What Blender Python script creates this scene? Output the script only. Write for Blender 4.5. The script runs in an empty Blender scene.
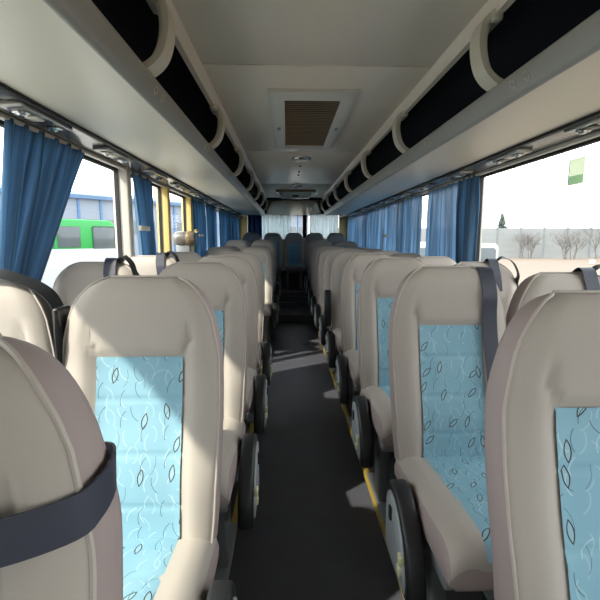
import bpy, bmesh, math, random
from mathutils import Vector, Matrix
random.seed(7)
S = bpy.context.scene
COL = S.collection
PI = math.pi

# ------------------------------------------------------------------ helpers
def lin(c):
    return tuple((v/255/12.92 if v/255 <= .04045 else ((v/255+.055)/1.055)**2.4) for v in c)

def mat(name, rgb, rough=.6, metal=0., spec=.5, bump=None, noise=None):
    m = bpy.data.materials.new(name); m.use_nodes = True
    nt = m.node_tree; b = nt.nodes['Principled BSDF']
    c = lin(rgb)
    b.inputs['Base Color'].default_value = (*c, 1)
    b.inputs['Roughness'].default_value = rough
    b.inputs['Metallic'].default_value = metal
    b.inputs['Specular IOR Level'].default_value = spec
    tc = nt.nodes.new('ShaderNodeTexCoord')
    if noise:
        n = nt.nodes.new('ShaderNodeTexNoise'); n.inputs['Scale'].default_value = noise[0]
        n.inputs['Detail'].default_value = 4
        nt.links.new(tc.outputs['Object'], n.inputs['Vector'])
        mx = nt.nodes.new('ShaderNodeMix'); mx.data_type = 'RGBA'
        k = noise[1]
        mx.inputs['A'].default_value = (*[v*(1-k) for v in c], 1)
        mx.inputs['B'].default_value = (*[min(1, v*(1+k)) for v in c], 1)
        nt.links.new(n.outputs['Fac'], mx.inputs['Factor'])
        nt.links.new(mx.outputs['Result'], b.inputs['Base Color'])
    if bump:
        n2 = nt.nodes.new('ShaderNodeTexNoise'); n2.inputs['Scale'].default_value = bump[0]
        n2.inputs['Detail'].default_value = 3
        nt.links.new(tc.outputs['Object'], n2.inputs['Vector'])
        bp = nt.nodes.new('ShaderNodeBump'); bp.inputs['Strength'].default_value = bump[1]
        bp.inputs['Distance'].default_value = bump[2] if len(bump) > 2 else .01
        nt.links.new(n2.outputs['Fac'], bp.inputs['Height'])
        nt.links.new(bp.outputs['Normal'], b.inputs['Normal'])
    return m

class MB:
    """collects geometry, links it as one mesh object"""
    def __init__(s): s.v = []; s.f = []; s.mi = []; s.sm = []; s.uv = {}
    def add(s, verts, faces, mi=0, smooth=False):
        o = len(s.v); s.v += [tuple(p) for p in verts]
        for f in faces:
            s.f.append([i+o for i in f]); s.mi.append(mi); s.sm.append(smooth)
        return o
    def box(s, x0, x1, y0, y1, z0, z1, mi=0):
        v = [(x, y, z) for x in (x0, x1) for y in (y0, y1) for z in (z0, z1)]
        s.add(v, [(0,1,3,2),(4,6,7,5),(0,4,5,1),(2,3,7,6),(0,2,6,4),(1,5,7,3)], mi); return s
    def rbox(s, x0, x1, y0, y1, z0, z1, r=.005, seg=2, mi=0, M=None):
        bm = bmesh.new()
        bmesh.ops.create_cube(bm, size=1)
        for v in bm.verts:
            v.co = Vector(((x0+x1)/2+v.co.x*(x1-x0), (y0+y1)/2+v.co.y*(y1-y0), (z0+z1)/2+v.co.z*(z1-z0)))
        bmesh.ops.bevel(bm, geom=bm.edges[:], offset=r, segments=seg, affect='EDGES', profile=.5)
        if M: bmesh.ops.transform(bm, matrix=M, verts=bm.verts)
        s.addbm(bm, mi); return s
    def addbm(s, bm, mi=0, smooth=True):
        bm.verts.index_update()
        s.add([v.co[:] for v in bm.verts], [[v.index for v in f.verts] for f in bm.faces], mi, smooth); bm.free()
    def tube(s, pts, r, n=8, closed=False, mi=0, cap=True):
        pts = [Vector(p) for p in pts]; N = len(pts); rings = []
        up = None
        for i, p in enumerate(pts):
            a = pts[i-1] if (i or closed) else p
            b = pts[(i+1) % N] if (i < N-1 or closed) else p
            t = (b-a).normalized()
            if up is None:
                up = Vector((0,0,1)) if abs(t.z) < .9 else Vector((1,0,0))
            u = (up - t*up.dot(t)).normalized(); w = t.cross(u); up = u
            rr = r[i] if isinstance(r, (list, tuple)) else r
            rings.append([p + (u*math.cos(2*PI*k/n) + w*math.sin(2*PI*k/n))*rr for k in range(n)])
        vs = [q for ring in rings for q in ring]; fs = []
        for i in range(N if closed else N-1):
            j = (i+1) % N
            for k in range(n):
                l = (k+1) % n
                fs.append((i*n+k, j*n+k, j*n+l, i*n+l))
        if not closed and cap:
            fs.append(tuple(range(n))[::-1]); fs.append(tuple((N-1)*n+k for k in range(n)))
        s.add(vs, fs, mi, True); return s
    def lathe(s, prof, c=(0,0,0), axis='Z', n=24, mi=0):
        vs = []; fs = []
        for (r, h) in prof:
            for k in range(n):
                a = 2*PI*k/n; x, y = r*math.cos(a), r*math.sin(a)
                p = (x, y, h) if axis == 'Z' else ((x, h, y) if axis == 'Y' else (h, x, y))
                vs.append((p[0]+c[0], p[1]+c[1], p[2]+c[2]))
        for i in range(len(prof)-1):
            for k in range(n):
                l = (k+1) % n
                fs.append((i*n+k, i*n+l, (i+1)*n+l, (i+1)*n+k))
        s.add(vs, fs, mi, True); return s
    def prism(s, outline, axis, a, b, bev=0, mi=0, seg=2):
        """extrude closed 2D outline along axis ('X': outline=(y,z), 'Y': (x,z), 'Z': (x,y))"""
        bm = bmesh.new()
        def P(u, v, h): return {'X': (h,u,v), 'Y': (u,h,v), 'Z': (u,v,h)}[axis]
        lo = [bm.verts.new(P(u, v, a)) for u, v in outline]
        hi = [bm.verts.new(P(u, v, b)) for u, v in outline]
        n = len(outline)
        f0 = bm.faces.new(lo); f1 = bm.faces.new(hi[::-1])
        for i in range(n):
            j = (i+1) % n; bm.faces.new((lo[j], lo[i], hi[i], hi[j]))
        bmesh.ops.recalc_face_normals(bm, faces=bm.faces)
        if bev:
            bmesh.ops.bevel(bm, geom=list(f0.edges)+list(f1.edges), offset=bev, segments=seg, affect='EDGES', profile=.5)
        s.addbm(bm, mi, smooth=bool(bev)); return s
    def ribbon(s, pts, wdir, w, th=.002, mi=0):
        """flat strap along pts; wdir = width direction (one vector or one per point)"""
        pts = [Vector(p) for p in pts]; N = len(pts); vs = []
        for i, p in enumerate(pts):
            t = (pts[min(i+1, N-1)] - pts[max(i-1, 0)]).normalized()
            d = Vector(wdir[i] if isinstance(wdir, list) else wdir)
            d = (d - t*d.dot(t)).normalized(); nn = t.cross(d)
            for a, b in ((-1,-1),(1,-1),(1,1),(-1,1)):
                vs.append(p + d*(a*w/2) + nn*(b*th/2))
        fs = []
        for i in range(N-1):
            for k in range(4):
                l = (k+1) % 4
                fs.append((i*4+k, i*4+l, i*4+4+l, i*4+4+k))
        fs += [(3,2,1,0), tuple((N-1)*4+k for k in range(4))]
        s.add(vs, fs, mi, True); return s
    def build(s, name, mats, parent=None, uvs=None, fix=True):
        me = bpy.data.meshes.new(name)
        me.from_pydata(s.v, [], s.f)
        if not isinstance(mats, (list, tuple)): mats = [mats]
        for m in mats: me.materials.append(m)
        me.polygons.foreach_set('material_index', s.mi)
        me.polygons.foreach_set('use_smooth', s.sm)
        if uvs:
            ul = me.uv_layers.new(name='UVMap')
            for lp in me.loops: ul.data[lp.index].uv = uvs[lp.vertex_index]
        if fix:
            bm = bmesh.new(); bm.from_mesh(me)
            bmesh.ops.recalc_face_normals(bm, faces=bm.faces)
            bm.to_mesh(me); bm.free()
        me.update()
        try: me.set_sharp_from_angle(angle=math.radians(50))
        except Exception: pass
        o = bpy.data.objects.new(name, me); COL.objects.link(o)
        if parent: o.parent = parent
        return o

def catmull(pts, n=8, closed=False):
    P = [Vector(p) for p in pts]; N = len(P); out = []
    rng = N if closed else N-1
    for i in range(rng):
        p0 = P[(i-1) % N] if (closed or i) else P[0]*2-P[1]
        p1 = P[i]; p2 = P[(i+1) % N]
        p3 = P[(i+2) % N] if (closed or i < N-2) else P[-1]*2-P[-2]
        for k in range(n):
            t = k/n
            out.append(.5*((2*p1)+(-p0+p2)*t+(2*p0-5*p1+4*p2-p3)*t*t+(-p0+3*p1-3*p2+p3)*t**3))
    if not closed: out.append(P[-1])
    return out
def interp(tab, x):
    if x <= tab[0][0]: return tab[0][1]
    for (a, b), (c, d) in zip(tab, tab[1:]):
        if x <= c: return b + (d-b)*(x-a)/(c-a)
    return tab[-1][1]
def sst(a, b, x):
    t = max(0, min(1, (x-a)/(b-a))); return t*t*(3-2*t)

def tag(o, label, cat, group=None, kind=None):
    o['label'] = label; o['category'] = cat
    if group: o['group'] = group
    if kind: o['kind'] = kind
    return o
def struct(o): o['kind'] = 'structure'; return o
def empty(name, loc=(0,0,0)):
    o = bpy.data.objects.new(name, None); o.location = loc; o.empty_display_size = .1
    COL.objects.link(o); return o
def kids(o): return [c for c in bpy.data.objects if c.parent == o]
def copy_tree(o, parent=None):
    c = o.copy(); COL.objects.link(c)
    if parent: c.parent = parent
    for ch in kids(o): copy_tree(ch, c)
    return c

# ------------------------------------------------------------------ materials
M = {}
M['seat'] = mat('seat_grey', (172,164,154), .75, bump=(900,.15,.001), noise=(6,.05))
M['seat_side'] = mat('seat_grey_shaded', (154,140,136), .75, bump=(900,.15,.001), noise=(6,.05))  # same fabric as the front; shade on the sides is put into this colour
M['piping'] = mat('seat_piping', (176,167,158), .6)
M['seamdark'] = mat('seam_dark_thread', (118,108,102), .8)  # thread of the bolster seams, darker than the seat fabric
M['black'] = mat('black_plastic', (26,27,29), .45)
M['plate'] = mat('grey_plate', (150,156,158), .45)
M['lightbtn'] = mat('button_pale', (205,205,165), .4)
M['red'] = mat('red_knob', (150,30,30), .4)
M['leg'] = mat('grey_steel', (128,132,134), .45, .3)
M['belt'] = mat('belt_navy', (52,55,68), .5, bump=(600,.2,.001))
M['beltdark'] = mat('belt_dark', (24,27,30), .55)
M['floor'] = mat('floor_mat', (76,77,84), .4, bump=(260,.25,.003), noise=(9,.2))
M['podium'] = mat('podium_dark', (48,47,50), .6)
M['yellow'] = mat('yellow_nosing', (150,128,54), .5)
M['nosing'] = mat('step_nosing', (120,118,116), .4, .4)
M['ceil'] = mat('ceiling_panel', (228,217,200), .32, spec=.5)
M['rack'] = mat('rack_panel', (216,211,194), .42)
M['lip'] = mat('lip_aluminium', (158,157,150), .35, .15)
M['bracket'] = mat('bracket_plastic', (206,200,182), .35)
M['lining'] = mat('navy_lining', (22,25,36), .85)
M['dark'] = mat('dark_rubber', (20,20,20), .7)
M['service'] = mat('service_satin', (150,149,144), .22, .55)
M['chrome'] = mat('chrome', (200,200,198), .12, 1.)
M['wall'] = mat('wall_vinyl', (165,160,150), .6)
M['pillar'] = mat('pillar_grey', (186,182,172), .5)
M['ypillar'] = mat('pillar_yellow', (206,180,112), .45)
M['olive'] = mat('pillar_olive', (138,130,84), .6)
M['ventframe'] = mat('vent_white', (206,204,196), .4)
M['ventgrille'] = mat('vent_grille', (146,132,112), .5)
M['lens'] = mat('lamp_lens', (225,222,205), .2)
M['white'] = mat('white_paint', (168,172,174), .4)
M['green'] = mat('green_paint', (34,140,62), .4)
M['busglass'] = mat('tinted_glass', (78,86,88), .15)
M['bld'] = mat('facade_pale', (128,137,148), .8)
M['bldwin'] = mat('facade_window', (100,105,108), .5)
M['bldblue'] = mat('facade_blue', (78,112,150), .6)
M['bldroof'] = mat('roof_blue', (82,108,138), .6)
M['concrete'] = mat('concrete_wall', (124,128,128), .85, noise=(.4,.12))
M['concpost'] = mat('concrete_post', (112,116,117), .85)
M['earth'] = mat('brown_earth', (112,99,86), .95, noise=(.25,.18))
M['asphalt'] = mat('asphalt', (150,148,144), .9, noise=(.5,.1))
M['bark'] = mat('bare_bark', (96,90,86), .9)
M['conifer'] = mat('conifer_green', (70,80,72), .9)
M['sticker'] = mat('sticker_green', (176,200,176), .5)
M['stickerw'] = mat('sticker_pale', (206,212,190), .5)
M['drum'] = mat('drum_grey', (118,114,110), .3, .4)
M['cove'] = mat('cove_panel', (122,103,70), .4)

def glass(name, tint=(1,1,1), refl=.06):
    m = bpy.data.materials.new(name); m.use_nodes = True; nt = m.node_tree; nt.nodes.clear()
    out = nt.nodes.new('ShaderNodeOutputMaterial'); t = nt.nodes.new('ShaderNodeBsdfTransparent')
    g = nt.nodes.new('ShaderNodeBsdfGlossy'); mx = nt.nodes.new('ShaderNodeMixShader')
    t.inputs['Color'].default_value = (*tint, 1); g.inputs['Roughness'].default_value = .02
    mx.inputs['Fac'].default_value = refl
    nt.links.new(t.outputs[0], mx.inputs[1]); nt.links.new(g.outputs[0], mx.inputs[2])
    nt.links.new(mx.outputs[0], out.inputs['Surface']); return m
M['glass'] = glass('window_glass', (.97,.98,.98), .03)
M['windshield'] = glass('tinted_windshield', (.52,.54,.52), .05)

def cloth(name, rgb, trans=.45, var=.25, clear=0):
    m = bpy.data.materials.new(name); m.use_nodes = True; nt = m.node_tree; nt.nodes.clear()
    out = nt.nodes.new('ShaderNodeOutputMaterial'); d = nt.nodes.new('ShaderNodeBsdfDiffuse')
    t = nt.nodes.new('ShaderNodeBsdfTranslucent'); mx = nt.nodes.new('ShaderNodeMixShader')
    tc = nt.nodes.new('ShaderNodeTexCoord'); mp = nt.nodes.new('ShaderNodeMapping')
    mp.inputs['Scale'].default_value = (3.2, .5, 1)
    n = nt.nodes.new('ShaderNodeTexNoise'); n.inputs['Scale'].default_value = 1; n.inputs['Detail'].default_value = 3
    cr = nt.nodes.new('ShaderNodeMix'); cr.data_type = 'RGBA'
    c = lin(rgb)
    cr.inputs['A'].default_value = (*[v*(1-var) for v in c], 1)  # lengthwise streaks put the light and shade of the folds into the cloth colour
    cr.inputs['B'].default_value = (*[min(1, v*(1+var)) for v in c], 1)
    nt.links.new(tc.outputs['UV'], mp.inputs[0]); nt.links.new(mp.outputs[0], n.inputs['Vector'])
    mr = nt.nodes.new('ShaderNodeMapRange'); mr.inputs[1].default_value = .34; mr.inputs[2].default_value = .66
    nt.links.new(n.outputs['Fac'], mr.inputs[0]); nt.links.new(mr.outputs[0], cr.inputs['Factor'])
    nt.links.new(cr.outputs['Result'], d.inputs['Color']); nt.links.new(cr.outputs['Result'], t.inputs['Color'])
    mx.inputs['Fac'].default_value = trans
    nt.links.new(d.outputs[0], mx.inputs[1]); nt.links.new(t.outputs[0], mx.inputs[2])
    if clear:
        tr = nt.nodes.new('ShaderNodeBsdfTransparent'); m2 = nt.nodes.new('ShaderNodeMixShader')
        m2.inputs['Fac'].default_value = clear
        nt.links.new(mx.outputs[0], m2.inputs[1]); nt.links.new(tr.outputs[0], m2.inputs[2])
        mx = m2
    nt.links.new(mx.outputs[0], out.inputs['Surface']); return m
M['curtain'] = cloth('curtain_blue', (104,136,162), .52, .5)
M['curtain_thin'] = cloth('curtain_blue_thin', (124,158,186), .56, .5, .14)
M['navycurtain'] = cloth('curtain_navy', (40,58,88), .3, .2)
M['stickerw'] = cloth('sticker_pale', (226,232,214), .75, .03); M['sticker'] = cloth('sticker_green', (218,238,222), .75, .03)
M['sheer'] = cloth('curtain_sheer', (206,218,222), .55, .12, .15)

def leaf_fabric():
    m = bpy.data.materials.new('leaf_fabric'); m.use_nodes = True; nt = m.node_tree
    b = nt.nodes['Principled BSDF']; b.inputs['Roughness'].default_value = .7
    L = nt.links.new
    def N(t, **k):
        n = nt.nodes.new(t)
        for a, v in k.items(): setattr(n, a, v)
        return n
    def math_(op, a, c=None, d=None):
        n = N('ShaderNodeMath', operation=op)
        for i, v in enumerate((a, c, d)):
            if v is None: continue
            if isinstance(v, (int, float)): n.inputs[i].default_value = v
            else: L(v, n.inputs[i])
        return n.outputs[0]
    uv = N('ShaderNodeUVMap'); oi = N('ShaderNodeObjectInfo')
    rnd = N('ShaderNodeVectorMath', operation='SCALE'); rnd.inputs[0].default_value = (7.3, 3.7, 0)
    L(oi.outputs['Random'], rnd.inputs['Scale'])
    base = N('ShaderNodeVectorMath', operation='ADD'); L(uv.outputs[0], base.inputs[0]); L(rnd.outputs[0], base.inputs[1])
    def cells(off, size, a0, a1, rand=.8):
        ad = N('ShaderNodeVectorMath', operation='ADD'); L(base.outputs[0], ad.inputs[0]); ad.inputs[1].default_value = off
        v = N('ShaderNodeTexVoronoi', voronoi_dimensions='2D'); v.inputs['Scale'].default_value = 1/size
        v.inputs['Randomness'].default_value = rand; L(ad.outputs[0], v.inputs['Vector'])
        sb = N('ShaderNodeVectorMath', operation='SUBTRACT'); L(ad.outputs[0], sb.inputs[0]); L(v.outputs['Position'], sb.inputs[1])
        sc = N('ShaderNodeSeparateColor'); L(v.outputs['Color'], sc.inputs[0])
        ang = math_('MULTIPLY_ADD', sc.outputs[0], a1-a0, a0)
        vr = N('ShaderNodeVectorRotate', rotation_type='Z_AXIS'); L(sb.outputs[0], vr.inputs['Vector']); L(ang, vr.inputs['Angle'])
        sx = N('ShaderNodeSeparateXYZ'); L(vr.outputs[0], sx.inputs[0])
        return sx.outputs[0], sx.outputs[1], sc.outputs[1]
    # leaf outlines
    x, y, g = cells((0,0,0), .078, -.2, .9)
    yy = math_('DIVIDE', y, .021); e = math_('ADD', math_('DIVIDE', math_('ABSOLUTE', x), .0078), math_('MULTIPLY', yy, yy))
    on = math_('GREATER_THAN', g, .3)
    leaf = math_('MULTIPLY', math_('MULTIPLY', math_('LESS_THAN', e, 1.0), math_('GREATER_THAN', e, .66)), on)
    fill = math_('MULTIPLY', math_('LESS_THAN', e, .66), on)
    def arcs(off, size, r, th, half, cut, a0, a1):
        x, y, g = cells(off, size, a0, a1)
        xs = math_('ADD', x, r*.7)
        rr = math_('SQRT', math_('ADD', math_('MULTIPLY', xs, xs), math_('MULTIPLY', y, y)))
        ring = math_('LESS_THAN', math_('ABSOLUTE', math_('SUBTRACT', rr, r)), th)
        lim = math_('MULTIPLY', math_('LESS_THAN', math_('ABSOLUTE', y), half), math_('GREATER_THAN', xs, 0))
        return math_('MULTIPLY', math_('MULTIPLY', ring, lim), math_('GREATER_THAN', g, cut))
    dark = arcs((3.1,1.7,0), .055, .035, .0007, .02, .3, 2.6, 3.8)
    dark2 = arcs((8.1,5.7,0), .07, .04, .0006, .022, .5, -.4, .5)
    pale = arcs((5.3,2.9,0), .048, .03, .0013, .019, .15, 2.4, 4.0)
    pale2 = arcs((1.3,7.9,0), .05, .028, .0016, .02, .3, -.6, .6)
    tone = N('ShaderNodeTexNoise'); tone.inputs['Scale'].default_value = 9; L(base.outputs[0], tone.inputs['Vector'])
    def mix(a, bcol, fac, k=1):
        mx = N('ShaderNodeMix', data_type='RGBA')
        if isinstance(a, tuple): mx.inputs['A'].default_value = (*a, 1)
        else: L(a, mx.inputs['A'])
        mx.inputs['B'].default_value = (*bcol, 1)
        L(math_('MULTIPLY', fac, k) if k != 1 else fac, mx.inputs['Factor']); return mx.outputs['Result']
    c = mix(lin((118,162,180)), lin((140,182,196)), tone.outputs['Fac'])
    c = mix(c, lin((196,222,226)), pale, .42); c = mix(c, lin((186,214,220)), pale2, .3)
    c = mix(c, lin((170,196,190)), fill, .25)
    c = mix(c, lin((40,56,74)), dark, .85); c = mix(c, lin((50,70,84)), dark2, .7)
    c = mix(c, lin((40,36,38)), leaf, .97)
    L(c, b.inputs['Base Color'])
    return m
M['leaf'] = leaf_fabric()

# ------------------------------------------------------------------ the seat
HT = 1.10; HB = .44; PT = .905; PW = .108
HW = [(.44,.184),(.52,.191),(.62,.196),(.80,.199),(.90,.197),(.96,.189),(1.0,.179),(1.03,.168),(1.055,.153),(1.075,.136),(1.09,.115),(1.10,.09)]
TH = [(.44,.125),(.6,.12),(.85,.105),(1.0,.09),(1.10,.08)]
def hw(h): return interp(HW, h)
def yf(h): return (h-.81)*.235 - .03*sst(.86,1.06,h) - .012*math.exp(-((h-.6)/.09)**2)
def bol_edge(ax):      # height of the bolster's rounded top seam at |x|
    t = max(0, min(1, (.195-ax)/(.195-PW)))
    return PT - .005 + .07*math.sqrt(max(0, 1-t*t))
def front(x, h):
    ax = abs(x); u = ax/max(hw(h), .01)
    e = .02*max(0, (u-.72)/.28)**2
    b = .018*sst(PW-.004, PW+.03, ax)*(1-sst(-.014, .004, h-bol_edge(ax)))
    hp = .012*sst(PT-.004, PT+.02, h) if ax < PW else .012*sst(-.002, .022, h-bol_edge(ax))
    s = max(0, (h-1.045)/.055); q = .034*(1-math.sqrt(max(0, 1-s*s)))
    return yf(h)+e-b-hp+q
def back_y(h):
    s = max(0, (h-1.045)/.055); q = .03*(1-math.sqrt(max(0, 1-s*s)))
    return yf(h)+interp(TH, h)-q
HS = [HB+.0+i*.0145 for i in range(36)]
HS = [h for h in HS if h < 1.0] + [1.0,1.012,1.024,1.036,1.048,1.059,1.069,1.078,1.086,1.092,1.097,1.10]
def make_backrest(parent):
    mb = MB(); NF = 30; rings = []
    for h in HS:
        w = hw(h); r = []
        for i in range(NF+1):
            x = (-1+2*i/NF)*(w-.002); r.append((x, front(x, h), h))
        fe = front(w-.002, h); by = back_y(h)
        if by < fe+.012: by = fe+.012
        sd = [(w+.004, fe+.2*(by-fe), h), (w+.005, fe+.5*(by-fe), h), (w-.002, fe+.8*(by-fe), h), (w-.02, by-.003, h)]
        bk = [(w*.6*(1-2*k/4), by, h) for k in range(5)]
        r += sd + bk + [(-a, b, c) for a, b, c in sd[::-1]]
        rings.append(r)
    n = len(rings[0]); vs = [p for r in rings for p in r]
    ff = []; fs = []
    for i in range(len(rings)-1):
        for k in range(n):
            l = (k+1) % n
            (ff if k < NF else fs).append((i*n+k, i*n+l, (i+1)*n+l, (i+1)*n+k))
    o = mb.add(vs, ff, 0, True)
    for f in fs: mb.f.append([q+o for q in f]); mb.mi.append(1); mb.sm.append(True)
    mb.f.append(list(range(n))); mb.mi.append(1); mb.sm.append(False)
    mb.f.append([(len(rings)-1)*n+k for k in range(n)]); mb.mi.append(0); mb.sm.append(True)
    bk = mb.build('backrest', [M['seat'], M['seat_side']], parent)
    # piping round the front edge, seams above the bolsters
    p = MB(); side = [(hw(h)-.001, front(hw(h)-.002, h)+.002, h+ (.002 if h > 1.08 else 0)) for h in HS[1:]]
    path = side + [(x, front(.085, 1.10)+.002, 1.103) for x in (.06,.03,0,-.03,-.06)] + [(-a, b, c) for a, b, c in side[::-1]]
    p.tube(path, .0036, 6)
    p.build('piping', M['piping'], bk)
    for sg in (-1, 1):
        q = MB(); pts = []
        for k in range(13):
            ax = PW+.002+(.180-PW-.002)*k/12; h = bol_edge(ax)
            pts.append((sg*ax, front(ax, h)-.0005, h))
        q.tube(pts, .0024, 5); q.build('seam', M['seamdark'], bk)
    return bk
def make_panel(parent):
    mb = MB(); NX, NH = 12, 64; h0, h1 = .452, PT
    vs, uv, fs = [], [], []
    for j in range(NH+1):
        h = h0+(h1-h0)*j/NH
        groove = .0035*sum(math.exp(-((h-g)/.005)**2) for g in (.80,.67,.55))
        for i in range(NX+1):
            x = -PW+2*PW*i/NX
            y = front(min(abs(x), PW-.012), h)-(.006 if i in (0, NX) else 0) if h < PT-.006 else front(0, PT-.008)
            vs.append((x, y-.004+groove+(.003 if i in (0, NX) else 0), h)); uv.append((x, h))
    for j in range(NH):
        for i in range(NX):
            a = j*(NX+1)+i; fs.append((a, a+1, a+NX+2, a+NX+1))
    mb.add(vs, fs, 0, True)
    return mb.build('backrest_panel', M['leaf'], parent, uvs=uv)
def cz(x, y):          # cushion top
    t = max(0, min(1, (y+.57)/.50)); w = .192
    z = .515-.045*t
    s = max(0, (-.50-y)/.07); z -= .07*(1-math.sqrt(max(0, 1-min(1, s)**2)))
    u = abs(x)/w
    return z - .03*max(0, (u-.75)/.25)**2 + .010*sst(PW, PW+.03, abs(x))
def make_cushion(parent):
    mb = MB(); ys = [-.57,-.568,-.562,-.55,-.535,-.515,-.49,-.45,-.4,-.34,-.28,-.22,-.16,-.11,-.08,-.055]; NT = 20; rings = []
    for y in ys:
        w = .192; sft = max(0, (-.50-y)/.07); bz = .375+.03*(1-math.sqrt(max(0, 1-min(1, sft)**2)))
        r = [((-1+2*i/NT)*w, y, cz((-1+2*i/NT)*w, y)) for i in range(NT+1)]
        te = r[-1][2]
        sd = [(w+.006, y, te-.3*(te-bz)), (w+.004, y, te-.7*(te-bz)), (w-.015, y, bz)]
        r += sd + [(0, y, bz)] + [(-a, b, c) for a, b, c in sd[::-1]]
        rings.append(r)
    n = len(rings[0]); vs = [p for r in rings for p in r]; o = mb.add(vs, [], 0)
    for i in range(len(rings)-1):
        for k in range(n):
            l = (k+1) % n
            mb.f.append([i*n+k, i*n+l, (i+1)*n+l, (i+1)*n+k]); mb.mi.append(0 if k < NT else 1); mb.sm.append(True)
    for i in (0, len(rings)-1):
        mb.f.append([i*n+k for k in range(n)]); mb.mi.append(1); mb.sm.append(False)
    cu = mb.build('cushion', [M['seat'], M['seat_side']], parent)
    p = MB(); NX, NY = 10, 40; vs, uv, fs = [], [], []
    for j in range(NY+1):
        y = -.566+(-.075+.566)*j/NY
        gr = .003*sum(math.exp(-((y-g)/.005)**2) for g in (-.22,-.38))
        for i in range(NX+1):
            x = -PW+2*PW*i/NX
            vs.append((x, y-(.003 if j < 3 else 0), cz(min(abs(x), PW-.002), y)+.004-gr-(.004 if i in (0, NX) else 0))); uv.append((x, y))
    for j in range(NY):
        for i in range(NX):
            a = j*(NX+1)+i; fs.append((a, a+1, a+NX+2, a+NX+1))
    p.add(vs, fs, 0, True); p.build('cushion_panel', M['leaf'], parent, uvs=uv)
    return cu
def make_seat(aisle, cover=True, armrest=False, belt=None, low=False):
    """aisle: -1 / +1 = side of the seat (in x) that faces the aisle"""
    root = empty('coach_seat')
    make_backrest(root); make_panel(root); make_cushion(root)
    f = MB(); f.rbox(-.18,.18,-.5,-.06,.335,.376,.008); f.rbox(-.15,.15,-.08,.05,.36,.44,.01)
    f.build('seat_frame', M['leg'], root)
    for sx in (-.13, .13):
        l = MB(); l.rbox(sx-.025,sx+.025,-.34,-.24,.012,.337,.008); l.rbox(sx-.03,sx+.03,-.48,-.08,0,.014,.003)
        l.build('leg', M['leg'], root)
    if cover:
        xi = aisle*.206; xo = aisle*.258
        ol = [(p.x, p.y) for p in catmull([(-.205,.22),(-.20,.33),(-.20,.46),(-.225,.52),(-.275,.535),(-.345,.505),(-.415,.42),(-.455,.31),(-.465,.22),(-.45,.205),(-.33,.203),(-.215,.205)], 5, True)]
        ol = [(a, .25+(b-.205)*.72) for a, b in ol]
        c = MB(); c.prism(ol, 'X', min(xi, xo), max(xi, xo), .012, seg=3)
        cv = c.build('side_cover', M['black'], root)
        cy, czz = -.325, .365
        ol2 = [(cy+(a-cy)*.8, czz+(b-czz)*.8) for a, b in ol]
        q = MB(); q.prism(ol2, 'X', min(xo-aisle*.01, xo+aisle*.006), max(xo-aisle*.01, xo+aisle*.006), .004)
        q.build('cover_plate', M['plate'], cv)['label'] = 'light grey plate'
        for k in range(2):
            b = MB(); yy = -.41+.006*k; zz = .355-.035*k
            b.rbox(min(xo, xo+aisle*.014), max(xo, xo+aisle*.014), yy-.013, yy+.013, zz-.013, zz+.013, .003)
            b.build('button', M['lightbtn'], cv)['label'] = 'pale push button'
        b = MB(); b.rbox(min(xo, xo+aisle*.012), max(xo, xo+aisle*.012), -.30, -.278, .39, .43, .003)
        b.build('recline_lever', M['black'], cv)['label'] = 'black recline lever'
    if armrest:
        a = MB(); x0 = aisle*.206; x1 = aisle*.262
        ol = [(p.x, p.y) for p in catmull([(-.10,.50),(-.12,.62),(-.10,.76),(-.06,.79),(-.03,.76),(-.04,.62),(-.03,.50)], 5, True)]
        a.prism(ol, 'X', min(x0, x1), max(x0, x1), .012)
        a.build('armrest', M['black'], root)['label'] = 'black armrest folded upright'
    if belt: make_belt(root, belt, aisle)
    return root
def fpt(x, h, off=.008): return Vector((x, front(x, h)-off, h))
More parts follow.
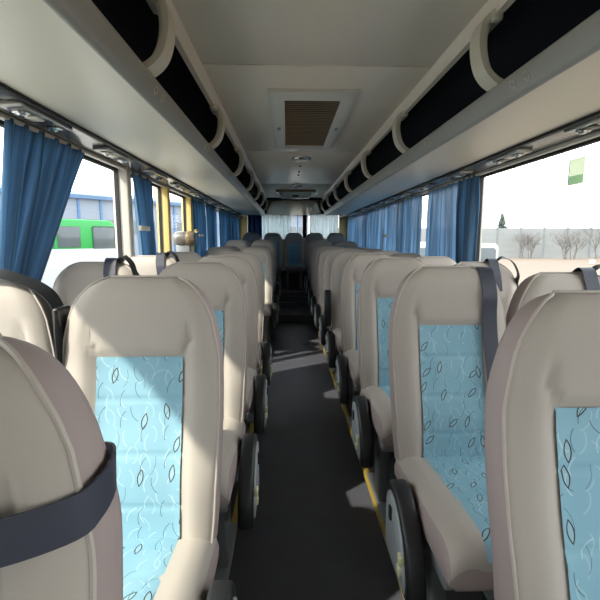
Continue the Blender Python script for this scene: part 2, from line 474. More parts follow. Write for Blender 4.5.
def make_belt(root, kind, aisle):
    b = MB()
    if kind == 'topw': kind = 'top'; aisle = -aisle
    if kind == 'down':           # over the outer shoulder, down the whole front
        x0 = -aisle*.122
        pts = [(x0*1.1, back_y(.98)+.012, .98), (x0*1.08, back_y(1.05)+.008, 1.05), (x0*1.05, back_y(1.08)-.01, 1.095), (x0*1.02, front(.12,1.085)+.004, 1.10)]
        pts += [(x0+(-aisle)*.028*k/9, front(abs(x0), 1.075-.062*k)-.012, 1.075-.062*k) for k in range(10)]
        wd = (1,0,0); w = .05
        b.ribbon(catmull(pts, 4), wd, w, .003)
        o = b.build('seat_belt', M['belt'], root); o['label'] = 'grey-navy belt strap'
        r = MB(); r.rbox(x0*1.1-.035, x0*1.1+.035, back_y(1.02)+.004, back_y(1.02)+.045, .93, 1.075, .012)
        r.build('belt_reel', M['black'], o)['label'] = 'black belt reel'
        return
    if kind == 'top':            # arch over the shoulder with a hanging loop
        x0 = aisle*.06
        pts = [(x0, back_y(.96)+.012, .96), (x0, back_y(1.06)+.012, 1.06), (x0, back_y(1.10)-.02, 1.118), (x0, front(.06,1.09)-.004, 1.112)]
        pts += [(x0+aisle*.004*k, front(.07, 1.075-.03*k)-.010, 1.075-.03*k) for k in range(5)]
        b.ribbon(catmull(pts, 5), (1,0,0), .048, .003)
        o = b.build('seat_belt', M['belt'], root); o['label'] = 'grey-navy belt strap'
        l = MB(); xa = x0+aisle*.03
        lp = [(xa, back_y(1.06)-.03, 1.105), (xa+aisle*.02, front(.08,1.09)+.0, 1.128), (xa+aisle*.06, front(.08,1.07)-.012, 1.105), (xa+aisle*.085, front(.15,1.0)-.014, 1.045), (xa+aisle*.10, front(.17,.98)+.02, 1.0), (xa+aisle*.112, yf(.96)+.05, .97)]
        l.ribbon(catmull(lp, 6), (.2,1,.1), .035, .003)
        l.build('belt_loop', M['beltdark'], o)['label'] = 'black strap loop'
        k = MB(); k.rbox(min(aisle*.188,aisle*.211), max(aisle*.188,aisle*.211), yf(.97)+.03, yf(.97)+.08, .95, 1.02, .008)
        k.build('buckle', M['black'], o)['label'] = 'black buckle'
        return
    if kind == 'arch':           # dark strap lying along the top edge, with a loop at the aisle corner
        pts = [(-aisle*.21, yf(.86)+.02, .86), (-aisle*.19, front(.16,.99)-.012, .99), (-aisle*.13, front(.13,1.06)-.004, 1.09), (-aisle*.05, front(.06,1.09), 1.118), (aisle*.04, front(.06,1.09), 1.12), (aisle*.12, front(.12,1.08)+.0, 1.098), (aisle*.185, front(.15,1.03)+.02, 1.06), (aisle*.212, yf(1.0)+.03, .99)]
        b.ribbon(catmull(pts, 6), (0,1,.25), .05, .003)
        o = b.build('seat_belt', M['beltdark'], root); o['label'] = 'dark strap along the top edge'
        l = MB(); lp = [(aisle*.212, yf(1.0)+.01, 1.02), (aisle*.216, yf(.9)+.0, .95), (aisle*.214, yf(.9)+.01, .86), (aisle*.21, yf(.75)+.04, .75), (aisle*.208, yf(.6)+.05, .60)]
        l.ribbon(catmull(lp, 6), (.1,1,0), .05, .003); l.build('belt_loop', M['beltdark'], o)
        k = MB(); k.rbox(min(aisle*.196,aisle*.218), max(aisle*.196,aisle*.218), yf(.95)-.005, yf(.95)+.06, .94, 1.03, .008)
        k.build('buckle', M['black'], o)['label'] = 'black buckle'
        return
    if kind == 'wrap':           # slung across the backrest and round the aisle edge
        hh = [.938,.932,.929,.928,.93,.933,.938,.945]
        pts = [(-aisle*.20, yf(.92)+.03, .915)] + [(aisle*(-.19+.054*k), front(.19-.0, hh[k])-.03-.012*math.sin(k/7*PI), hh[k]) for k in range(8)]
        pts[-1] = (aisle*.186, front(.187,.945)-.008, .943)
        pts += [(aisle*.199, front(.189,.948)+.016, .948), (aisle*.199, yf(.952)+.05, .951), (aisle*.190, yf(.952)+.078, .950), (aisle*.168, back_y(.945)+.005, .943), (aisle*.12, back_y(.935)+.005, .935)]
        P = catmull(pts, 5)
        b.ribbon(P, (0,.12,1), .042, .003)
        o = b.build('seat_belt', M['belt'], root); o['label'] = 'grey-navy belt slung round the backrest'

ORD = ['first','second','third','fourth','fifth','sixth','seventh','eighth','ninth','tenth','eleventh','twelfth']
PZ = .06
def lift(y): return PZ if y < 6.7 else (.14 if y < 8.2 else .28)
XA, XW, XLA, XLW = .424, .85, -.513, -.924           # centres of aisle-side and window-side seats
RY = [.715]+[.75+.717*i for i in range(1, 11)]
LY = [.372,1.08,1.80,2.52,3.24,5.15,5.87,6.78,7.5]
protos = {}
def seat_at(x, y, z, key, label, group):
    if key not in protos: o = protos[key] = make_seat(*key)
    else: o = copy_tree(protos[key])
    o.location = (x, y, z)
    return tag(o, label, 'coach seat', group)
note = {('R',0,'a'):'grey coach seat filling the bottom right corner, nearest row right of aisle',
        ('R',1,'a'):'grey seat with navy belt hanging down its blue front, second row right of the aisle',
        ('L',0,'a'):'grey seat nearest the camera at lower left, navy belt slung round its back',
        ('L',1,'a'):'grey seat with partly sunlit blue leaf panel, left of the aisle, second row',
        ('L',1,'w'):'grey window seat at the left picture edge with a dark strap over its top'}
belts = {('R',1,'a'):'down', ('R',0,'w'):'topw', ('R',1,'w'):'topw', ('R',2,'w'):'topw', ('L',0,'a'):'wrap', ('L',1,'w'):'arch', ('L',2,'w'):'top', ('L',3,'w'):'top'}
for i, y in enumerate(RY):
    for w, x in (('a', XA), ('w', XW)):
        k = ('R', i, w)
        lab = note.get(k, f"grey seat with blue panel, {ORD[i]} row from camera on the right, {'beside aisle' if w == 'a' else 'against the window'}")
        o = seat_at(x + (.016 if i == 0 else 0), y, lift(y), (-1, w == 'a', k == ('R',4,'a'), belts.get(k)), lab, 'coach seats on the right of the aisle')
        o.scale.z = .98 if w == 'w' else 1
for i, y in enumerate(LY):
    for w, x in (('a', XLA), ('w', XLW)):
        k = ('L', i, w)
        if k == ('L',0,'w'): continue
        lab = note.get(k, f"grey seat with blue panel, {ORD[i]} row from camera on the left, {'beside aisle' if w == 'a' else 'against the window'}")
        seat_at(x - (.012 if k == ('L',0,'a') else 0), y, lift(y), (1, w == 'a', False, belts.get(k)), lab, 'coach seats on the left of the aisle')
RL = ['leftmost','second from left','middle','second from right','rightmost']
for i in range(5):
    seat_at(-.86+.43*i, 9.02, .28, (1, False, False, None), f"{RL[i]} of the five grey seats in the rear row below the back window", 'rear bench seats')

# ------------------------------------------------------------------ the shell
def bx(name, m, *a): return struct(MB().box(*a).build(name, m))
WX = 1.17           # inner face of the side walls
YF, YR = -1.7, 9.72
bx('floor', M['floor'], -.37, .27, YF, 6.6, -.03, 0)
mb = MB(); mb.box(-.37,.27,6.6,7.4,-.03,.12); mb.box(-.37,.27,7.4,8.2,-.03,.20); mb.box(-.37,.27,8.2,9.6,-.03,.28)
struct(mb.build('floor_steps', M['floor']))
for k, (y, z) in enumerate(((6.6,.12),(7.4,.20),(8.2,.28))):
    struct(MB().rbox(-.36,.26,y-.006,y+.03,z-.018,z+.004,.003).build(f'trim_{k+20}', M['nosing']))
for s, nm in ((-1,'left'),(1,'right')):
    mb = MB()
    def B(xa, xb, *r): mb.box(min(s*xa, s*xb), max(s*xa, s*xb), *r)
    E = .37 if s < 0 else .27
    B(E,WX,YF,6.7,-.03,PZ); B(E,WX,6.7,8.2,-.03,.14); B(E,WX,8.2,9.6,-.03,.28)
    struct(mb.build(f'floor_platform_{nm}', M['podium']))
    t = MB(); t.rbox(min(s*(E-.014),s*(E+.014)), max(s*(E-.014),s*(E+.014)), YF, 6.69, .03, PZ+.006, .004)
    struct(t.build(f'trim_{1 if s < 0 else 2}', M['yellow']))
ZS, ZT = .78, 1.70   # window sill and head
def lean(z): return 0
for s, nm in ((-1,'left'),(1,'right')):
    mb = MB()
    x0, x1 = min(s*WX, s*(WX+.07)), max(s*WX, s*(WX+.07))
    mb.box(x0, x1, YF, YR, -.03, ZS); mb.box(x0, x1, YF, YR, ZT, 1.99)
    if s < 0: mb.box(x0, x1, -.55, .0, ZS, ZT)
    mb.box(x0, x1, YF, YF+.15, ZS, ZT); mb.box(x0, x1, 9.45, YR, ZS, ZT)
    struct(mb.build(f'wall_{nm}', M['wall']))
n = 10
pl = [(2.86,2.93,'pillar'),(3.80,3.87,'ypillar'),(4.69,4.77,'ypillar'),(6.5,6.62,'pillar'),(8.1,8.25,'pillar')]
pr = [(3.09,3.15,'pillar'),(5.0,5.12,'pillar'),(7.2,7.35,'pillar')]
for s, lst in ((-1, pl), (1, pr)):
    for a, b, m in lst:
        xi_ = WX-.035 if (s < 0 and b < 5) else WX+.004
        t = MB(); t.rbox(min(s*xi_, s*(WX+.065)), max(s*xi_, s*(WX+.065)), a, b, ZS, ZT+.02, .008)
        struct(t.build(f'trim_{n}', M[m])); n += 1
w = 1
for s, spans in ((-1, [(0,2.86),(2.93,3.80),(3.87,4.69),(4.77,6.5),(6.62,8.1),(8.25,9.45)]), (1, [(YF+.15,3.09),(3.15,5.0),(5.12,7.2),(7.35,9.45)])):
    for a, b in spans:
        t = MB(); xg = s*(WX+.035); t.box(xg-.003, xg+.003, a+.002, b-.002, ZS, ZT)
        wo = struct(t.build(f'window_{w}', M['glass']))
        g = MB()
        g.box(xg-.012, xg+.012, a+.002, b-.002, ZT-.022, ZT-.002); g.box(xg-.012, xg+.012, a+.002, b-.002, ZS+.002, ZS+.02)
        g.box(xg-.012, xg+.012, a+.002, a+.008, ZS, ZT-.002); g.box(xg-.012, xg+.012, b-.008, b-.002, ZS, ZT-.002)
        g.build('window_seal', M['dark'], wo); w += 1
struct(MB().box(-1.1,1.1,8.9,9.5,.28,.62).build('trim_60', M['podium']))
# rear wall, rear window
mb = MB(); mb.box(-WX,WX,9.6,YR,-.03,1.27); mb.box(-WX,WX,9.6,YR,1.78,2.12)
mb.box(-WX,-.99,9.6,YR,1.27,1.78); mb.box(.99,WX,9.6,YR,1.27,1.78)
struct(mb.build('wall_rear', M['olive']))
wo = struct(MB().box(-.99,.99,9.66,9.666,1.27,1.78).build(f'window_{w}', M['glass'])); w += 1
g = MB(); g.rbox(.20,.29,9.615,9.65,1.272,1.778,.006); g.build('window_divider', M['dark'], wo)
# front of the bus, behind the camera
mb = MB(); mb.box(-WX,WX,YF-.07,YF,-.03,.75); mb.box(-WX,WX,YF-.07,YF,1.95,2.12); mb.box(-WX,-1.04,YF-.07,YF,.75,1.95); mb.box(1.04,WX,YF-.07,YF,.75,1.95)
struct(mb.build('wall_front', M['wall']))
struct(MB().box(-1.04,1.04,YF-.04,YF-.033,.75,1.95).build(f'window_{w}', M['windshield']))
# roof skin and ceiling panels
ol = [(-1.21,1.98),(-1.14,1.98),(-1.08,2.05),(-.9,2.09),(.9,2.09),(1.08,2.05),(1.14,1.98),(1.21,1.98),(1.14,2.1),(.95,2.16),(-.95,2.16),(-1.14,2.1)]
struct(MB().prism(ol, 'Y', YF-.07, YR).build('roof', M['lining']))
CH = 2.02; CW = .52
seams = [YF, .05, 2.07, 4.02, 6.3, 8.35]
for a, b in zip(seams, seams[1:]):
    t = MB(); t.rbox(-CW, CW, a+.007, b-.007, CH, CH+.03, .005)
    struct(t.build('ceiling', M['ceil']))
for s in (-1, 1):
    t = MB(); t.prism([(s*CW, CH+.03), (s*(CW-.012), CH-.004), (s*(CW+.004), CH-.02), (s*(CW+.010), CH-.045), (s*(CW+.034), CH-.045), (s*(CW+.034), CH+.03)], 'Y', YF, 8.35)
    struct(t.build(f'trim_{40+s}', M['ceil']))
# rear cove panel over the back window
def rrect(hw_, h0, h1, r, hw2=None, n=5):
    hw2 = hw2 or hw_; out = []
    for cx, cy, a0 in ((hw_-r, h0+r, -PI/2), (hw2-r, h1-r, 0), (-(hw2-r), h1-r, PI/2), (-(hw_-r), h0+r, PI)):
        for k in range(n+1):
            a = a0+k/n*PI/2; out.append((cx+r*math.cos(a), cy+r*math.sin(a)))
    return out
mb = MB(); mb.prism(rrect(.55, 0, .95, .2, .45), 'Z', -.02, .02, .012, seg=3)
o = mb.build('rear_cove_panel', M['cove']); o.location = (0, 9.46, 1.775); o.rotation_euler = (math.radians(180-14), 0, 0)
tag(o, 'rounded beige panel sloping down above the rear window', 'panel')
k = MB(); k.lathe([(0,-.02),(.012,-.018),(.014,0)], (0,.5,.02), n=12); k.build('camera_dot', M['black'], o)
mb = MB(); mb.box(-WX,WX,8.42,8.45,1.98,2.09); mb.box(-WX,-.57,9.3,9.33,1.78,2.09); mb.box(.57,WX,9.3,9.33,1.78,2.09)
struct(mb.build('trim_45', M['dark']))

# ------------------------------------------------------------------ ceiling fittings
def ceiling_vent():
    r = empty('ceiling_vent', (0, 3.04, CH))
    tag(r, 'large white framed air return grille in the aisle ceiling', 'vent')
    f = MB(); hx, hy = .235, .67
    for a0, a1, z0 in ((1.0, .80, 0),):
        o = [(-hx,-hy),(hx,-hy),(hx,hy),(-hx,hy)]; ix, iy = .150, .585
        i_ = [(-ix,-iy),(ix,-iy),(ix,iy),(-ix,iy)]
        mx, my = .205, .64; m_ = [(-mx,-my),(mx,-my),(mx,my),(-mx,my)]
        vs = [(x,y,.0) for x,y in o]+[(x,y,-.018) for x,y in o]+[(x,y,-.04) for x,y in m_]+[(x,y,-.034) for x,y in i_]+[(x,y,.0) for x,y in i_]
        fs = []
        for L_ in range(4):
            for k in range(4):
                l = (k+1) % 4; fs.append((L_*4+k, L_*4+l, L_*4+4+l, L_*4+4+k))
        for k in range(4): fs.append((16+k, 16+(k+1)%4, (k+1)%4, k))
        f.add(vs, fs)
    f.build('vent_frame', M['ventframe'], r)
    g = MB(); g.box(-.150,.150,-.585,.585,-.012,-.004, 1)
    for k in range(32):
        y = -.580+k*.0361; g.add([(-.150,y,-.03),(.150,y,-.03),(.150,y+.02,-.014),(-.150,y+.02,-.014),(-.150,y+.002,-.033),(.150,y+.002,-.033),(.150,y+.022,-.017),(-.150,y+.022,-.017)],
                                 [(0,1,2,3),(4,7,6,5),(0,4,5,1),(3,2,6,7)])
    g.build('grille', [M['ventgrille'], M['dark']], r)
    for x in (-.19, .19):
        c = MB(); c.rbox(x-.012,x+.012,-.03,.03,-.044,-.034,.003); c.build('latch', M['plate'], r)
ceiling_vent()
def dome(y, rr, label):
    r = empty('dome_light', (0, y, CH)); tag(r, label, 'ceiling light', 'round dome lights in the aisle ceiling')
    b = MB(); b.lathe([(rr*1.25,0),(rr*1.25,-.012),(rr*1.1,-.022),(rr*.85,-.026),(rr*.8,-.02),(0,-.02)], n=32); b.build('rim', M['chrome'], r)
    l = MB(); l.lathe([(rr*.82,-.02),(rr*.75,-.03),(rr*.5,-.040),(rr*.2,-.044),(0,-.045)], n=32); l.build('lens', M['lens'], r)
dome(4.3, .075, 'nearer round chrome rimmed dome light behind the ceiling grille')
dome(6.45, .065, 'farther small round dome light in front of the rear ceiling hatch')
for k, y in enumerate((4.75, 5.15, 5.4)):
    o = MB().lathe([(0,-.012),(.012,-.01),(.014,0)], (0,0,0), n=12).build('ceiling_stud', M['dark']); o.location = (.0, y, CH)
    tag(o, f"{['nearest','middle','farthest'][k]} of three tiny dark studs along the ceiling centre line", 'stud', 'ceiling studs')
r = empty('roof_hatch', (0, 7.3, CH)); tag(r, 'rounded rectangular hatch with pale lamp panel at the rear of the ceiling', 'roof hatch')
mb = MB()
outer = rrect(.32, -.30, .30, .07); inner = rrect(.25, -.22, .22, .05); N = len(outer)
vs = [(x,y,0) for x,y in outer]+[(x,y,-.035) for x,y in outer]+[(x,y,-.035) for x,y in inner]+[(x,y,0) for x,y in inner]; fs = []
for L_ in range(3):
    for k in range(N): l = (k+1)%N; fs.append((L_*N+k, L_*N+l, L_*N+N+l, L_*N+N+k))
mb.add(vs, fs); mb.build('hatch_frame', M['cove'], r)
hp_ = MB().prism(rrect(.235,-.19,.19,.04),'Z',-.03,-.012,.008).build('hatch_panel', M['lens'], r); hp_.rotation_euler = (math.radians(-13), 0, 0); hp_.location = (0, 0, -.03)
MB().rbox(-.05,.05,-.02,.02,-.085,-.05,.006).build('handle', M['black'], r)

# ------------------------------------------------------------------ luggage racks
XI, XO = .575, .975
def rack(s):
    nm = 'left' if s < 0 else 'right'
    r = empty('luggage_rack', (0,0,0)); tag(r, f'long overhead luggage rack with grey lip above the {nm} hand seats', 'luggage rack', 'overhead racks')
    y0, y1 = YF, 8.4
    X = lambda x: s*x
    p = MB(); p.prism([(X(XI+.005),1.70),(X(XO),1.712),(X(XO+.01),1.724),(X(XO),1.735),(X(XI+.005),1.722)], 'Y', y0, y1); p.build('shelf_panel', M['rack'], r)
    l = MB(); ol = [(p.x, p.y) for p in catmull([(X(XI+.012),1.694),(X(XI-.004),1.70),(X(XI-.016),1.73),(X(XI-.022),1.758),(X(XI-.014),1.768),(X(XI-.004),1.76),(X(XI+.006),1.725)], 4, True)]
    l.prism(ol, 'Y', y0, y1); lr = l.build('lip_rail', M['lip'], r)
    b = MB(); b.prism([(X(1.10),1.74),(X(1.10),1.96),(X(.98),2.05),(X(.52),2.07),(X(.52),2.075),(X(.99),2.058),(X(1.11),1.965),(X(1.11),1.74)], 'Y', y0, y1)
    b.prism([(X(XI+.03),1.737),(X(1.1),1.737),(X(1.1),1.742),(X(XI+.03),1.742)], 'Y', y0, y1); b.build('rack_lining', M['lining'], r)
    t = MB(); t.prism([(X(XO-.002),1.700),(X(XO+.015),1.700),(X(XO+.015),1.726),(X(XO-.002),1.722)], 'Y', y0, y1); t.build('edge_strip', M['dark'], r)
    for k in range(7):
        y = (1.55 if s > 0 else 1.45)+1.12*k
        path = catmull([(X(.545),0,1.985),(X(.512),0,1.965),(X(.498),0,1.925),(X(.500),0,1.87),(X(.518),0,1.815),(X(.555),0,1.778),(X(.63),0,1.745)], 5)
        q = MB(); pts = [(a.x, y, a.z) for a in path]
        # arm: flat oval section
        q.ribbon(pts, (0,1,0), .08, .02)
        q.ribbon([(a+s*.012, y, c-.003) for a, b_, c in pts], (0,1,0), .045, .022)
        q.rbox(min(X(.52),X(.556)), max(X(.52),X(.556)), y-.055, y+.055, 1.955, 1.99, .008)
        q.build('bracket', M['bracket'], r)
    for k in range(7):
        y = (1.34 if s > 0 else 1.5)+.86*k
        for j in (0, 1):
            q = MB(); yc = y+.075*j
            pa = []
            for dy, dz in ((-.014,0),(-.004,0),(-.004,.008),(.010,.008),(.010,.026),(-.014,.022)):
                z = 1.716+dz; x = XI-.0125-(z-1.716)*.3
                pa.append((X(x-.0015), yc+dy, z))
            q.tube(pa, .0018, 5, closed=True); q.build('seat_symbol', M['ventframe'], lr)
    return r
rack(-1); rack(1)
# service strip between rack and window head, with lamp consoles
for s, nm in ((-1,'left'),(1,'right')):
    X = lambda x: s*x
    t = MB(); t.prism([(X(XO+.013),1.728),(X(XO+.03),1.716),(X(1.07),1.712),(X(1.12),1.706),(X(1.17),1.70),(X(1.17),1.738),(X(XO+.013),1.738)], 'Y', YF, 9.5)
    struct(t.build(f'trim_{50+(s>0)}', M['service']))
    t = MB(); t.rbox(min(X(1.14),X(1.169)), max(X(1.14),X(1.169)), YF, 9.5, 1.684, 1.702, .004)
    struct(t.build(f'trim_{52+(s>0)}', M['pillar']))
def console():
    r = empty('lamp_console')
    b = MB(); b.rbox(-.045,.045,-.17,.17,-.02,.002,.008); b.build('housing', M['service'], r)
    for y in (-.11, .11):
        v = MB(); v.lathe([(.026,-.019),(.028,-.026),(.022,-.03),(.017,-.024),(.016,-.03),(.008,-.036),(0,-.037)], (0,y,0), n=16); v.build('air_nozzle', M['chrome'], r)
    l = MB(); l.rbox(-.022,.022,-.055,.0,-.027,-.018,.004); l.build('reading_lamp', M['lens'], r)
    q = MB(); q.rbox(-.02,.02,.02,.06,-.025,-.018,.003); q.build('switch', M['black'], r)
    return r
c0 = None
for s, nm in ((-1,'left'),(1,'right')):
    for i in range(10):
        y = (1.0 if s < 0 else .98)+.72*i
        o = c0 if c0 is None else copy_tree(c0)
        if o is None: o = c0 = console()
        o.location = (s*1.05, y, 1.713)
        tag(o, f'{ORD[i]} lamp and air console from the camera under the {nm} luggage rack edge', 'lamp console', 'overhead lamp and air consoles')

# ------------------------------------------------------------------ curtains
def curtain(s, y0, y1, yb0, yb1, folds, label, m, amp=.022, x=1.146, z0=.80, z1=1.695, seed=0, gather=1.0, name='curtain', grp='side window curtains'):
    rnd = random.Random(seed); NU, NV = folds*14, 30
    ph = [rnd.uniform(-.5,.5) for _ in range(folds+2)]; am = [rnd.uniform(.5,1.25) for _ in range(folds+2)]
    mb = MB(); vs, fs, uvc = [], [], []
    for j in range(NV+1):
        t = j/NV; z = z1+(z0-z1)*t; g = t**gather
        a, b = y0+(yb0-y0)*g, y1+(yb1-y1)*g
        for i in range(NU+1):
            u = i/NU; k = u*folds; ki = int(min(k, folds-1)); fr = k-ki
            A = am[ki]*(1-fr)+am[ki+1]*fr; P = ph[ki]*(1-fr)+ph[ki+1]*fr
            off = amp*A*(.45+.55*min(1, t*5))*math.sin(2*PI*k+P+.5*math.sin(3*t+ki))
            yy = a+(b-a)*u + .3*amp*A*math.sin(4*PI*k+P)*t
            vs.append((s*(x)+off-s*.01*t, yy, z)); uvc.append((k+seed*7, t))
    for j in range(NV):
        for i in range(NU):
            q = j*(NU+1)+i; fs.append((q, q+1, q+NU+2, q+NU+1))
    mb.add(vs, fs, 0, True)
    o = mb.build(name, m, uvs=uvc, fix=False)
    sm = o.modifiers.new('thick', 'SOLIDIFY'); sm.thickness = .0015
    return tag(o, label, 'curtain', grp)
C, CT = M['curtain'], M['curtain_thin']
curtain(-1, 1.68, 2.32, 1.46, 1.54, 6, 'blue curtain bunched to one side in the nearest left window', C, .024, seed=1, gather=1.0)
curtain(-1, 2.95, 3.40, 3.06, 3.46, 3, 'narrow blue curtain just behind the grey left pillar', C, .026, seed=2)
curtain(-1, 4.78, 5.55, 4.78, 5.5, 5, 'blue curtain hanging just behind the second yellow pillar', C, .024, seed=3)
curtain(-1, 5.60, 6.35, 5.58, 6.3, 5, 'blue curtain on the left, second behind the yellow pillars', C, .024, seed=4)
curtain(-1, 6.62, 9.3, 6.6, 9.3, 14, 'long blue curtain in the rearmost left windows', C, .024, seed=5)
curtain(1, 3.0, 3.34, 3.02, 3.24, 4, 'dark bunched blue curtain at the edge of the nearest right window', C, .03, seed=6)
curtain(1, 3.36, 4.04, 3.28, 4.04, 6, 'thin blue curtain with light showing through, beside the dark bunched one', CT, .022, seed=7)
curtain(1, 4.24, 5.3, 4.28, 5.3, 8, 'blue curtain in the middle right window behind the bright gap', CT, .022, seed=8)
curtain(1, 5.33, 7.2, 5.33, 7.2, 11, 'blue curtain in the third right window', CT, .022, seed=9)
curtain(1, 7.24, 9.3, 7.24, 9.3, 11, 'blue curtain in the rearmost right window', CT, .022, seed=10)
def rear_curtain(xa, xb, label, m, seed):
    o = curtain(1, xa, xb, xa, xb, max(2, int((xb-xa)*12)), label, m, .014, x=0, z0=1.25, z1=1.785, seed=seed, grp='rear window curtains')
    o.rotation_euler = (0, 0, -PI/2); o.location = (0, 9.585, 0); return o
rear_curtain(-.98,-.68,'dark navy curtain at the left end of the rear window', M['navycurtain'], 21)
rear_curtain(-.67,-.06,'pale sheer curtain in the left half of the rear window', M['sheer'], 22)
rear_curtain(.34,.97,'pale sheer curtain in the right half of the rear window', M['sheer'], 23)
# curtain tie clips
for k, (x, y, z, lb) in enumerate(((-1.09,3.0,1.33,'on the narrow blue left curtain'),(-1.09,4.95,1.30,'on the curtain behind the yellow pillar'),(1.09,5.5,1.30,'in front of the third right curtain'))):
    o = MB().rbox(-.012,.012,-.09,.09,-.016,.016,.004).build('curtain_tieback', M['rack']); o.location = (x, y, z)
    tag(o, 'small pale tieback strap '+lb, 'tieback', 'curtain tiebacks')
# mid door: rounded metal drum with a yellow hand rail
r = empty('door_engine_cover', (-1.075, 4.12, 1.262)); r.scale = (.8, .8, .8); tag(r, 'rounded chrome drum with yellow handle between the yellow door pillars', 'door mechanism')
d = MB(); d.lathe([(0,-.13),(.05,-.13),(.078,-.11),(.085,-.08),(.085,.09),(.08,.11),(.07,.12),(0,.125)], axis='X', n=28); d.build('drum', M['drum'], r)
d = MB(); d.lathe([(.0855,.02),(.089,.03),(.089,.07),(.0855,.08)], axis='X', n=28); d.build('band', M['cove'], r)
d = MB(); d.tube(catmull([(.10,.06,.09),(.10,.12,.10),(.08,.30,.09),(0,.40,.06),(-.10,.42,-.02)], 5), .012, 8); d.build('handle', M['ypillar'], r)
d = MB(); d.rbox(-.10,.06,-.05,.05,-1.5,-.07,.01); d.build('column', M['leg'], r)
# pale green sticker on the right window
r = MB().rbox(-.002,.001,-.055,.055,-.06,.06,.0008).build('window_sticker', M['stickerw']); r.location = (WX+.0305, 2.06, 1.57)
tag(r, 'small pale green inspection sticker on the nearest right window', 'sticker')
MB().box(-.0032,-.0022,-.05,.05,-.055,-.018).build('green_band', M['sticker'], r)
MB().box(-.0032,-.0022,.051,.055,-.06,.06).build('dark_edge', M['busglass'], r)

# ------------------------------------------------------------------ outside
G = -1.35
bx('ground', M['earth'], -150, 200, -80, 200, G-.2, G)
struct(MB().box(-80, 3, -60, 120, G-.001, G+.012).build('ground_asphalt', M['asphalt']))
def orient(P, Q):          # frame with local x from P to Q
    d = (Vector(Q)-Vector(P)); return math.atan2(d.y, d.x)
# long pale factory building on the left
P, Q = (-48, 16), (4, 86); L_ = math.dist(P, Q)
r = empty('factory_building', (P[0], P[1], G)); r.rotation_euler = (0,0,orient(P, Q))
tag(r, 'long pale factory building with blue columns beyond the left windows', 'building')
H_ = 7.4
MB().box(0, L_, 0, 12, 0, H_-.4).build('wall', M['bld'], r)
MB().prism([(-.5,H_-.4),(12.5,H_-.4),(12.5,H_),(6,H_+1.0),(-.5,H_)], 'X', -.3, L_+.3).build('roof', M['bldroof'], r)
for k in range(int(L_/2.6)):
    MB().box(.3+2.6*k, .55+2.6*k, -.12, 0, 0, H_-.4).build('column', M['bldblue'], r)
for k in range(int(L_/2.6)):
    MB().box(.9+2.6*k, 2.5+2.6*k, -.06, 0.01, 3.2, 4.8).build('window', M['bldwin'], r)
# green and white bus
P, Q = (-10.9, 7.2), (-5.7, 14.7); L_ = math.dist(P, Q)
r = empty('parked_bus', (P[0], P[1], G)); r.rotation_euler = (0,0,orient(P, Q))
tag(r, 'green and white bus parked outside the nearest left window', 'bus')
ol = rrect(L_/2, .35, 3.2, .22)
b = MB(); b.prism([(x+L_/2, z) for x, z in rrect(L_/2, .35, 2.32, .12)], 'Y', 0, 2.4, .04); b.build('lower_body', M['white'], r)
b = MB(); b.prism([(x+L_/2, z) for x, z in rrect(L_/2, 2.28, 3.2, .25)], 'Y', .03, 2.37, .05); b.build('upper_body', M['green'], r)
for a, c in ((.4,2.0),(2.1,3.7),(3.8,5.4),(5.5,7.1),(7.2,7.9)):
    MB().rbox(a, c, .0, .05, 2.36, 2.98, .03).build('side_window', M['busglass'], r)
MB().rbox(8.3, L_-.05, -.0, .05, 2.28, 3.0, .05).build('driver_window', M['busglass'], r)
for x in (1.8, 6.9):
    w_ = MB(); w_.lathe([(0,-.01),(.22,-.01),(.25,.0),(.48,-.02),(.5,.05),(.5,.25),(0,.25)], (x,0,.5), axis='Y', n=28); w_.build('wheel', M['dark'], r)
# white van outside the right window
r = empty('white_van', (3.05, 8.6, G)); tag(r, 'white van whose rear window shows at the edge of the right window', 'van')
b = MB(); b.prism([(x, z) for x, z in rrect(1.0, .3, 2.52, .10)], 'Y', 0, 4.6, .06); b.build('body', M['white'], r)
MB().prism([(x, z) for x, z in rrect(.92, 1.45, 2.44, .06)], 'Y', -.02, .06, .01).build('rear_window', M['busglass'], r)
for x in (-.85, .85):
    for y in (.8, 3.7):
        w_ = MB(); w_.lathe([(0,-.12),(.2,-.12),(.34,-.1),(.35,0),(.34,.1),(0,.12)], (x, y, .35), axis='X', n=24); w_.build('wheel', M['dark'], r)
# perimeter wall
r = empty('perimeter_wall', (0, 61, G)); tag(r, 'long pale concrete panel wall across the field', 'wall')
b = MB()
for k in range(24): b.box(6+3.3*k+.1, 9.3+3.3*k-.1, 0, .12, .2, 4.1)
for zz in (.9,1.7,2.5,3.3): b.box(6, 86, -.02, .0, zz-.03, zz+.03)
b.box(6, 86, -.05, .15, 0, .2); b.build('panels', M['concrete'], r)
for k in range(25): MB().box(6+3.3*k-.1, 6+3.3*k+.1, -.06, .16, 0, 4.2).build('post', M['concpost'], r)
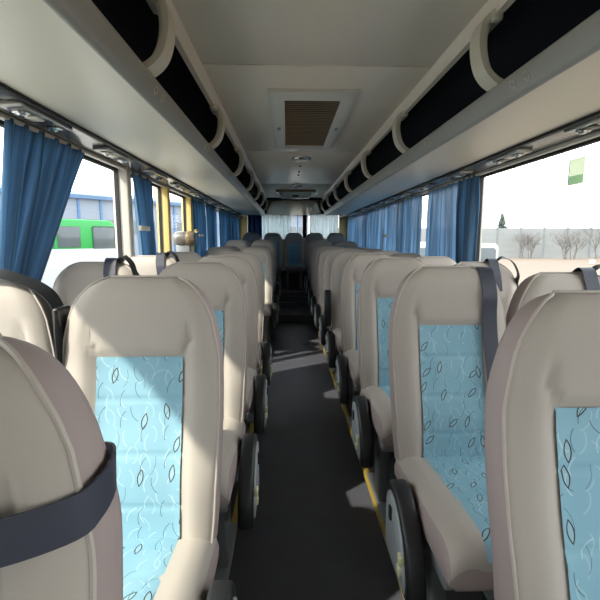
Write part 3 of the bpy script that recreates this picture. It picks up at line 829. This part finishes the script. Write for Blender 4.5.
# bare trees
def bare(name, loc, h, spread, seed, label, n0=1, depth=4, r0=.07):
    rnd = random.Random(seed); mb = MB()
    def br(p, d, L, r, k):
        q = p + d*L*.5 + Vector((rnd.uniform(-.06,.06)*L, rnd.uniform(-.06,.06)*L, 0)); e = p + d*L
        mb.tube([p, q, e], [r, r*.8, r*.6], 5)
        if k <= 0: return
        for _ in range(rnd.choice((3,3,4))):
            nd = (d + Vector((rnd.uniform(-1,1), rnd.uniform(-1,1), rnd.uniform(-.2,.7)))*spread).normalized()
            s0 = p.lerp(e, rnd.uniform(.45, 1)); br(s0, nd, L*rnd.uniform(.55,.8), r*.55, k-1)
    for k in range(n0):
        d = Vector((rnd.uniform(-.3,.3)*(n0>1), rnd.uniform(-.3,.3)*(n0>1), 1)).normalized()
        br(Vector((rnd.uniform(-1,1)*.8*(n0>1), rnd.uniform(-.5,.5)*(n0>1), 0)), d, h*.38, r0, depth)
    o = mb.build(name, M['bark'], fix=False); o.location = (loc[0], loc[1], G)
    return tag(o, label, 'tree', 'bare trees by the field wall')
bare('bare_tree', (44, 75), 7.5, .8, 3, 'bare grey tree rising behind the middle of the field wall')
bare('bare_tree', (49, 74), 7.2, .8, 4, 'bare grey tree behind the wall near the right picture edge')
bare('bare_tree', (41, 58), 6.5, .9, 5, 'bare tree in front of the field wall at the right picture edge', 2, 4, .06)
for k, (x, y, lb) in enumerate(((32,58.5,'leftmost'),(36.2,56,'middle'),(39.5,53,'rightmost'))):
    o = bare('bare_bush', (x, y), 4.6, 1.1, 30+k, f'{lb} bare grey bush in front of the field wall', 7, 4, .05); o['category'] = 'bush'
r = empty('conifer_tree', (34.5, 71, G)); tag(r, 'small dark conifer rising behind the field wall', 'tree')
MB().tube([(0,0,0),(0,0,6.4)], [.13,.03], 8).build('trunk', M['bark'], r)
b = MB(); rnd = random.Random(4)
for k in range(260):
    t = rnd.random()**.8; z = 1.2+5.4*t; R_ = 2.0*(1-t)+.2; a = rnd.uniform(0, 2*PI)
    e = Vector((math.cos(a)*R_*rnd.uniform(.7,1.1), math.sin(a)*R_, z-.25*R_)); p0 = Vector((0,0,z))
    b.tube([p0, p0.lerp(e,.5)+Vector((0,0,.06)), e], [.10,.13,.02], 5)
b.build('needles', M['conifer'], r)
# power lines with two poles
pa, pb = Vector((9, 40, 11.2)), Vector((50, 40, 6.3))
for k, dz in enumerate((0, -.75, -1.9)):
    pts = [pa.lerp(pb, i/24)+Vector((0, 0, dz-4*.55*(i/24)*(1-i/24))) for i in range(25)]
    tag(MB().tube(pts, .03, 5).build('power_line', M['leg']), f"{['top','middle','lowest'][k]} of the thin power lines crossing the sky at right", 'wire', 'power lines')
for p, lb in ((pa, 'nearer'), (pb, 'farther')):
    o = MB().tube([(0,0,0),(0,0,p.z-G+.3)], [.16,.1], 10).build('utility_pole', M['concpost']); o.location = (p.x, p.y+.2, G)
    tag(o, f'{lb} concrete pole carrying the power lines beyond the right windows', 'pole', 'utility poles')
o = MB().rbox(-.2,.2,-.2,.2,0,.45,.03).build('white_tank', M['white']); o.location = (31.6, 45, G)
tag(o, 'tiny white box standing in the brown field at far right', 'box')

# ------------------------------------------------------------------ light and camera
wd = bpy.data.worlds.new('World'); S.world = wd; wd.use_nodes = True; nt = wd.node_tree
bg = nt.nodes['Background']
tc = nt.nodes.new('ShaderNodeTexCoord'); sx = nt.nodes.new('ShaderNodeSeparateXYZ'); rp = nt.nodes.new('ShaderNodeValToRGB')
nt.links.new(tc.outputs['Generated'], sx.inputs[0]); nt.links.new(sx.outputs['Z'], rp.inputs['Fac'])
rp.color_ramp.elements[0].color = (.97,.98,1,1); rp.color_ramp.elements[1].color = (.86,.93,1,1)
nt.links.new(rp.outputs['Color'], bg.inputs['Color']); bg.inputs['Strength'].default_value = 4.6
sl = bpy.data.lights.new('sun', 'SUN'); sl.energy = 7.5; sl.angle = math.radians(1.2); sl.color = (1,.93,.80)
so = bpy.data.objects.new('sun', sl); COL.objects.link(so)
so.rotation_euler = Vector((1,.70,-1.08)).to_track_quat('-Z','Y').to_euler(); so.location = (-20,-14,23)
F = 440.0; VX, VY = 287-300, 300-239
phi = math.atan2(VY, F); th = math.atan(-VX/F*math.cos(phi))
cd = bpy.data.cameras.new('camera'); cd.sensor_width = 36; cd.lens = F/600*36; cd.clip_start = .02; cd.clip_end = 500
co = bpy.data.objects.new('camera', cd); COL.objects.link(co); co.location = (-.14, 0, 1.26)
co.rotation_euler = (PI/2-phi, 0, -th); S.camera = co
S.view_settings.view_transform = 'Standard'; S.view_settings.look = 'None'; S.view_settings.gamma = 1
S.view_settings.use_curve_mapping = False; S.view_settings.exposure = 0
S.cycles.max_bounces = 10; S.cycles.diffuse_bounces = 6; S.cycles.transparent_max_bounces = 16
S.cycles.use_denoising = True; S.cycles.caustics_reflective = False; S.cycles.caustics_refractive = False
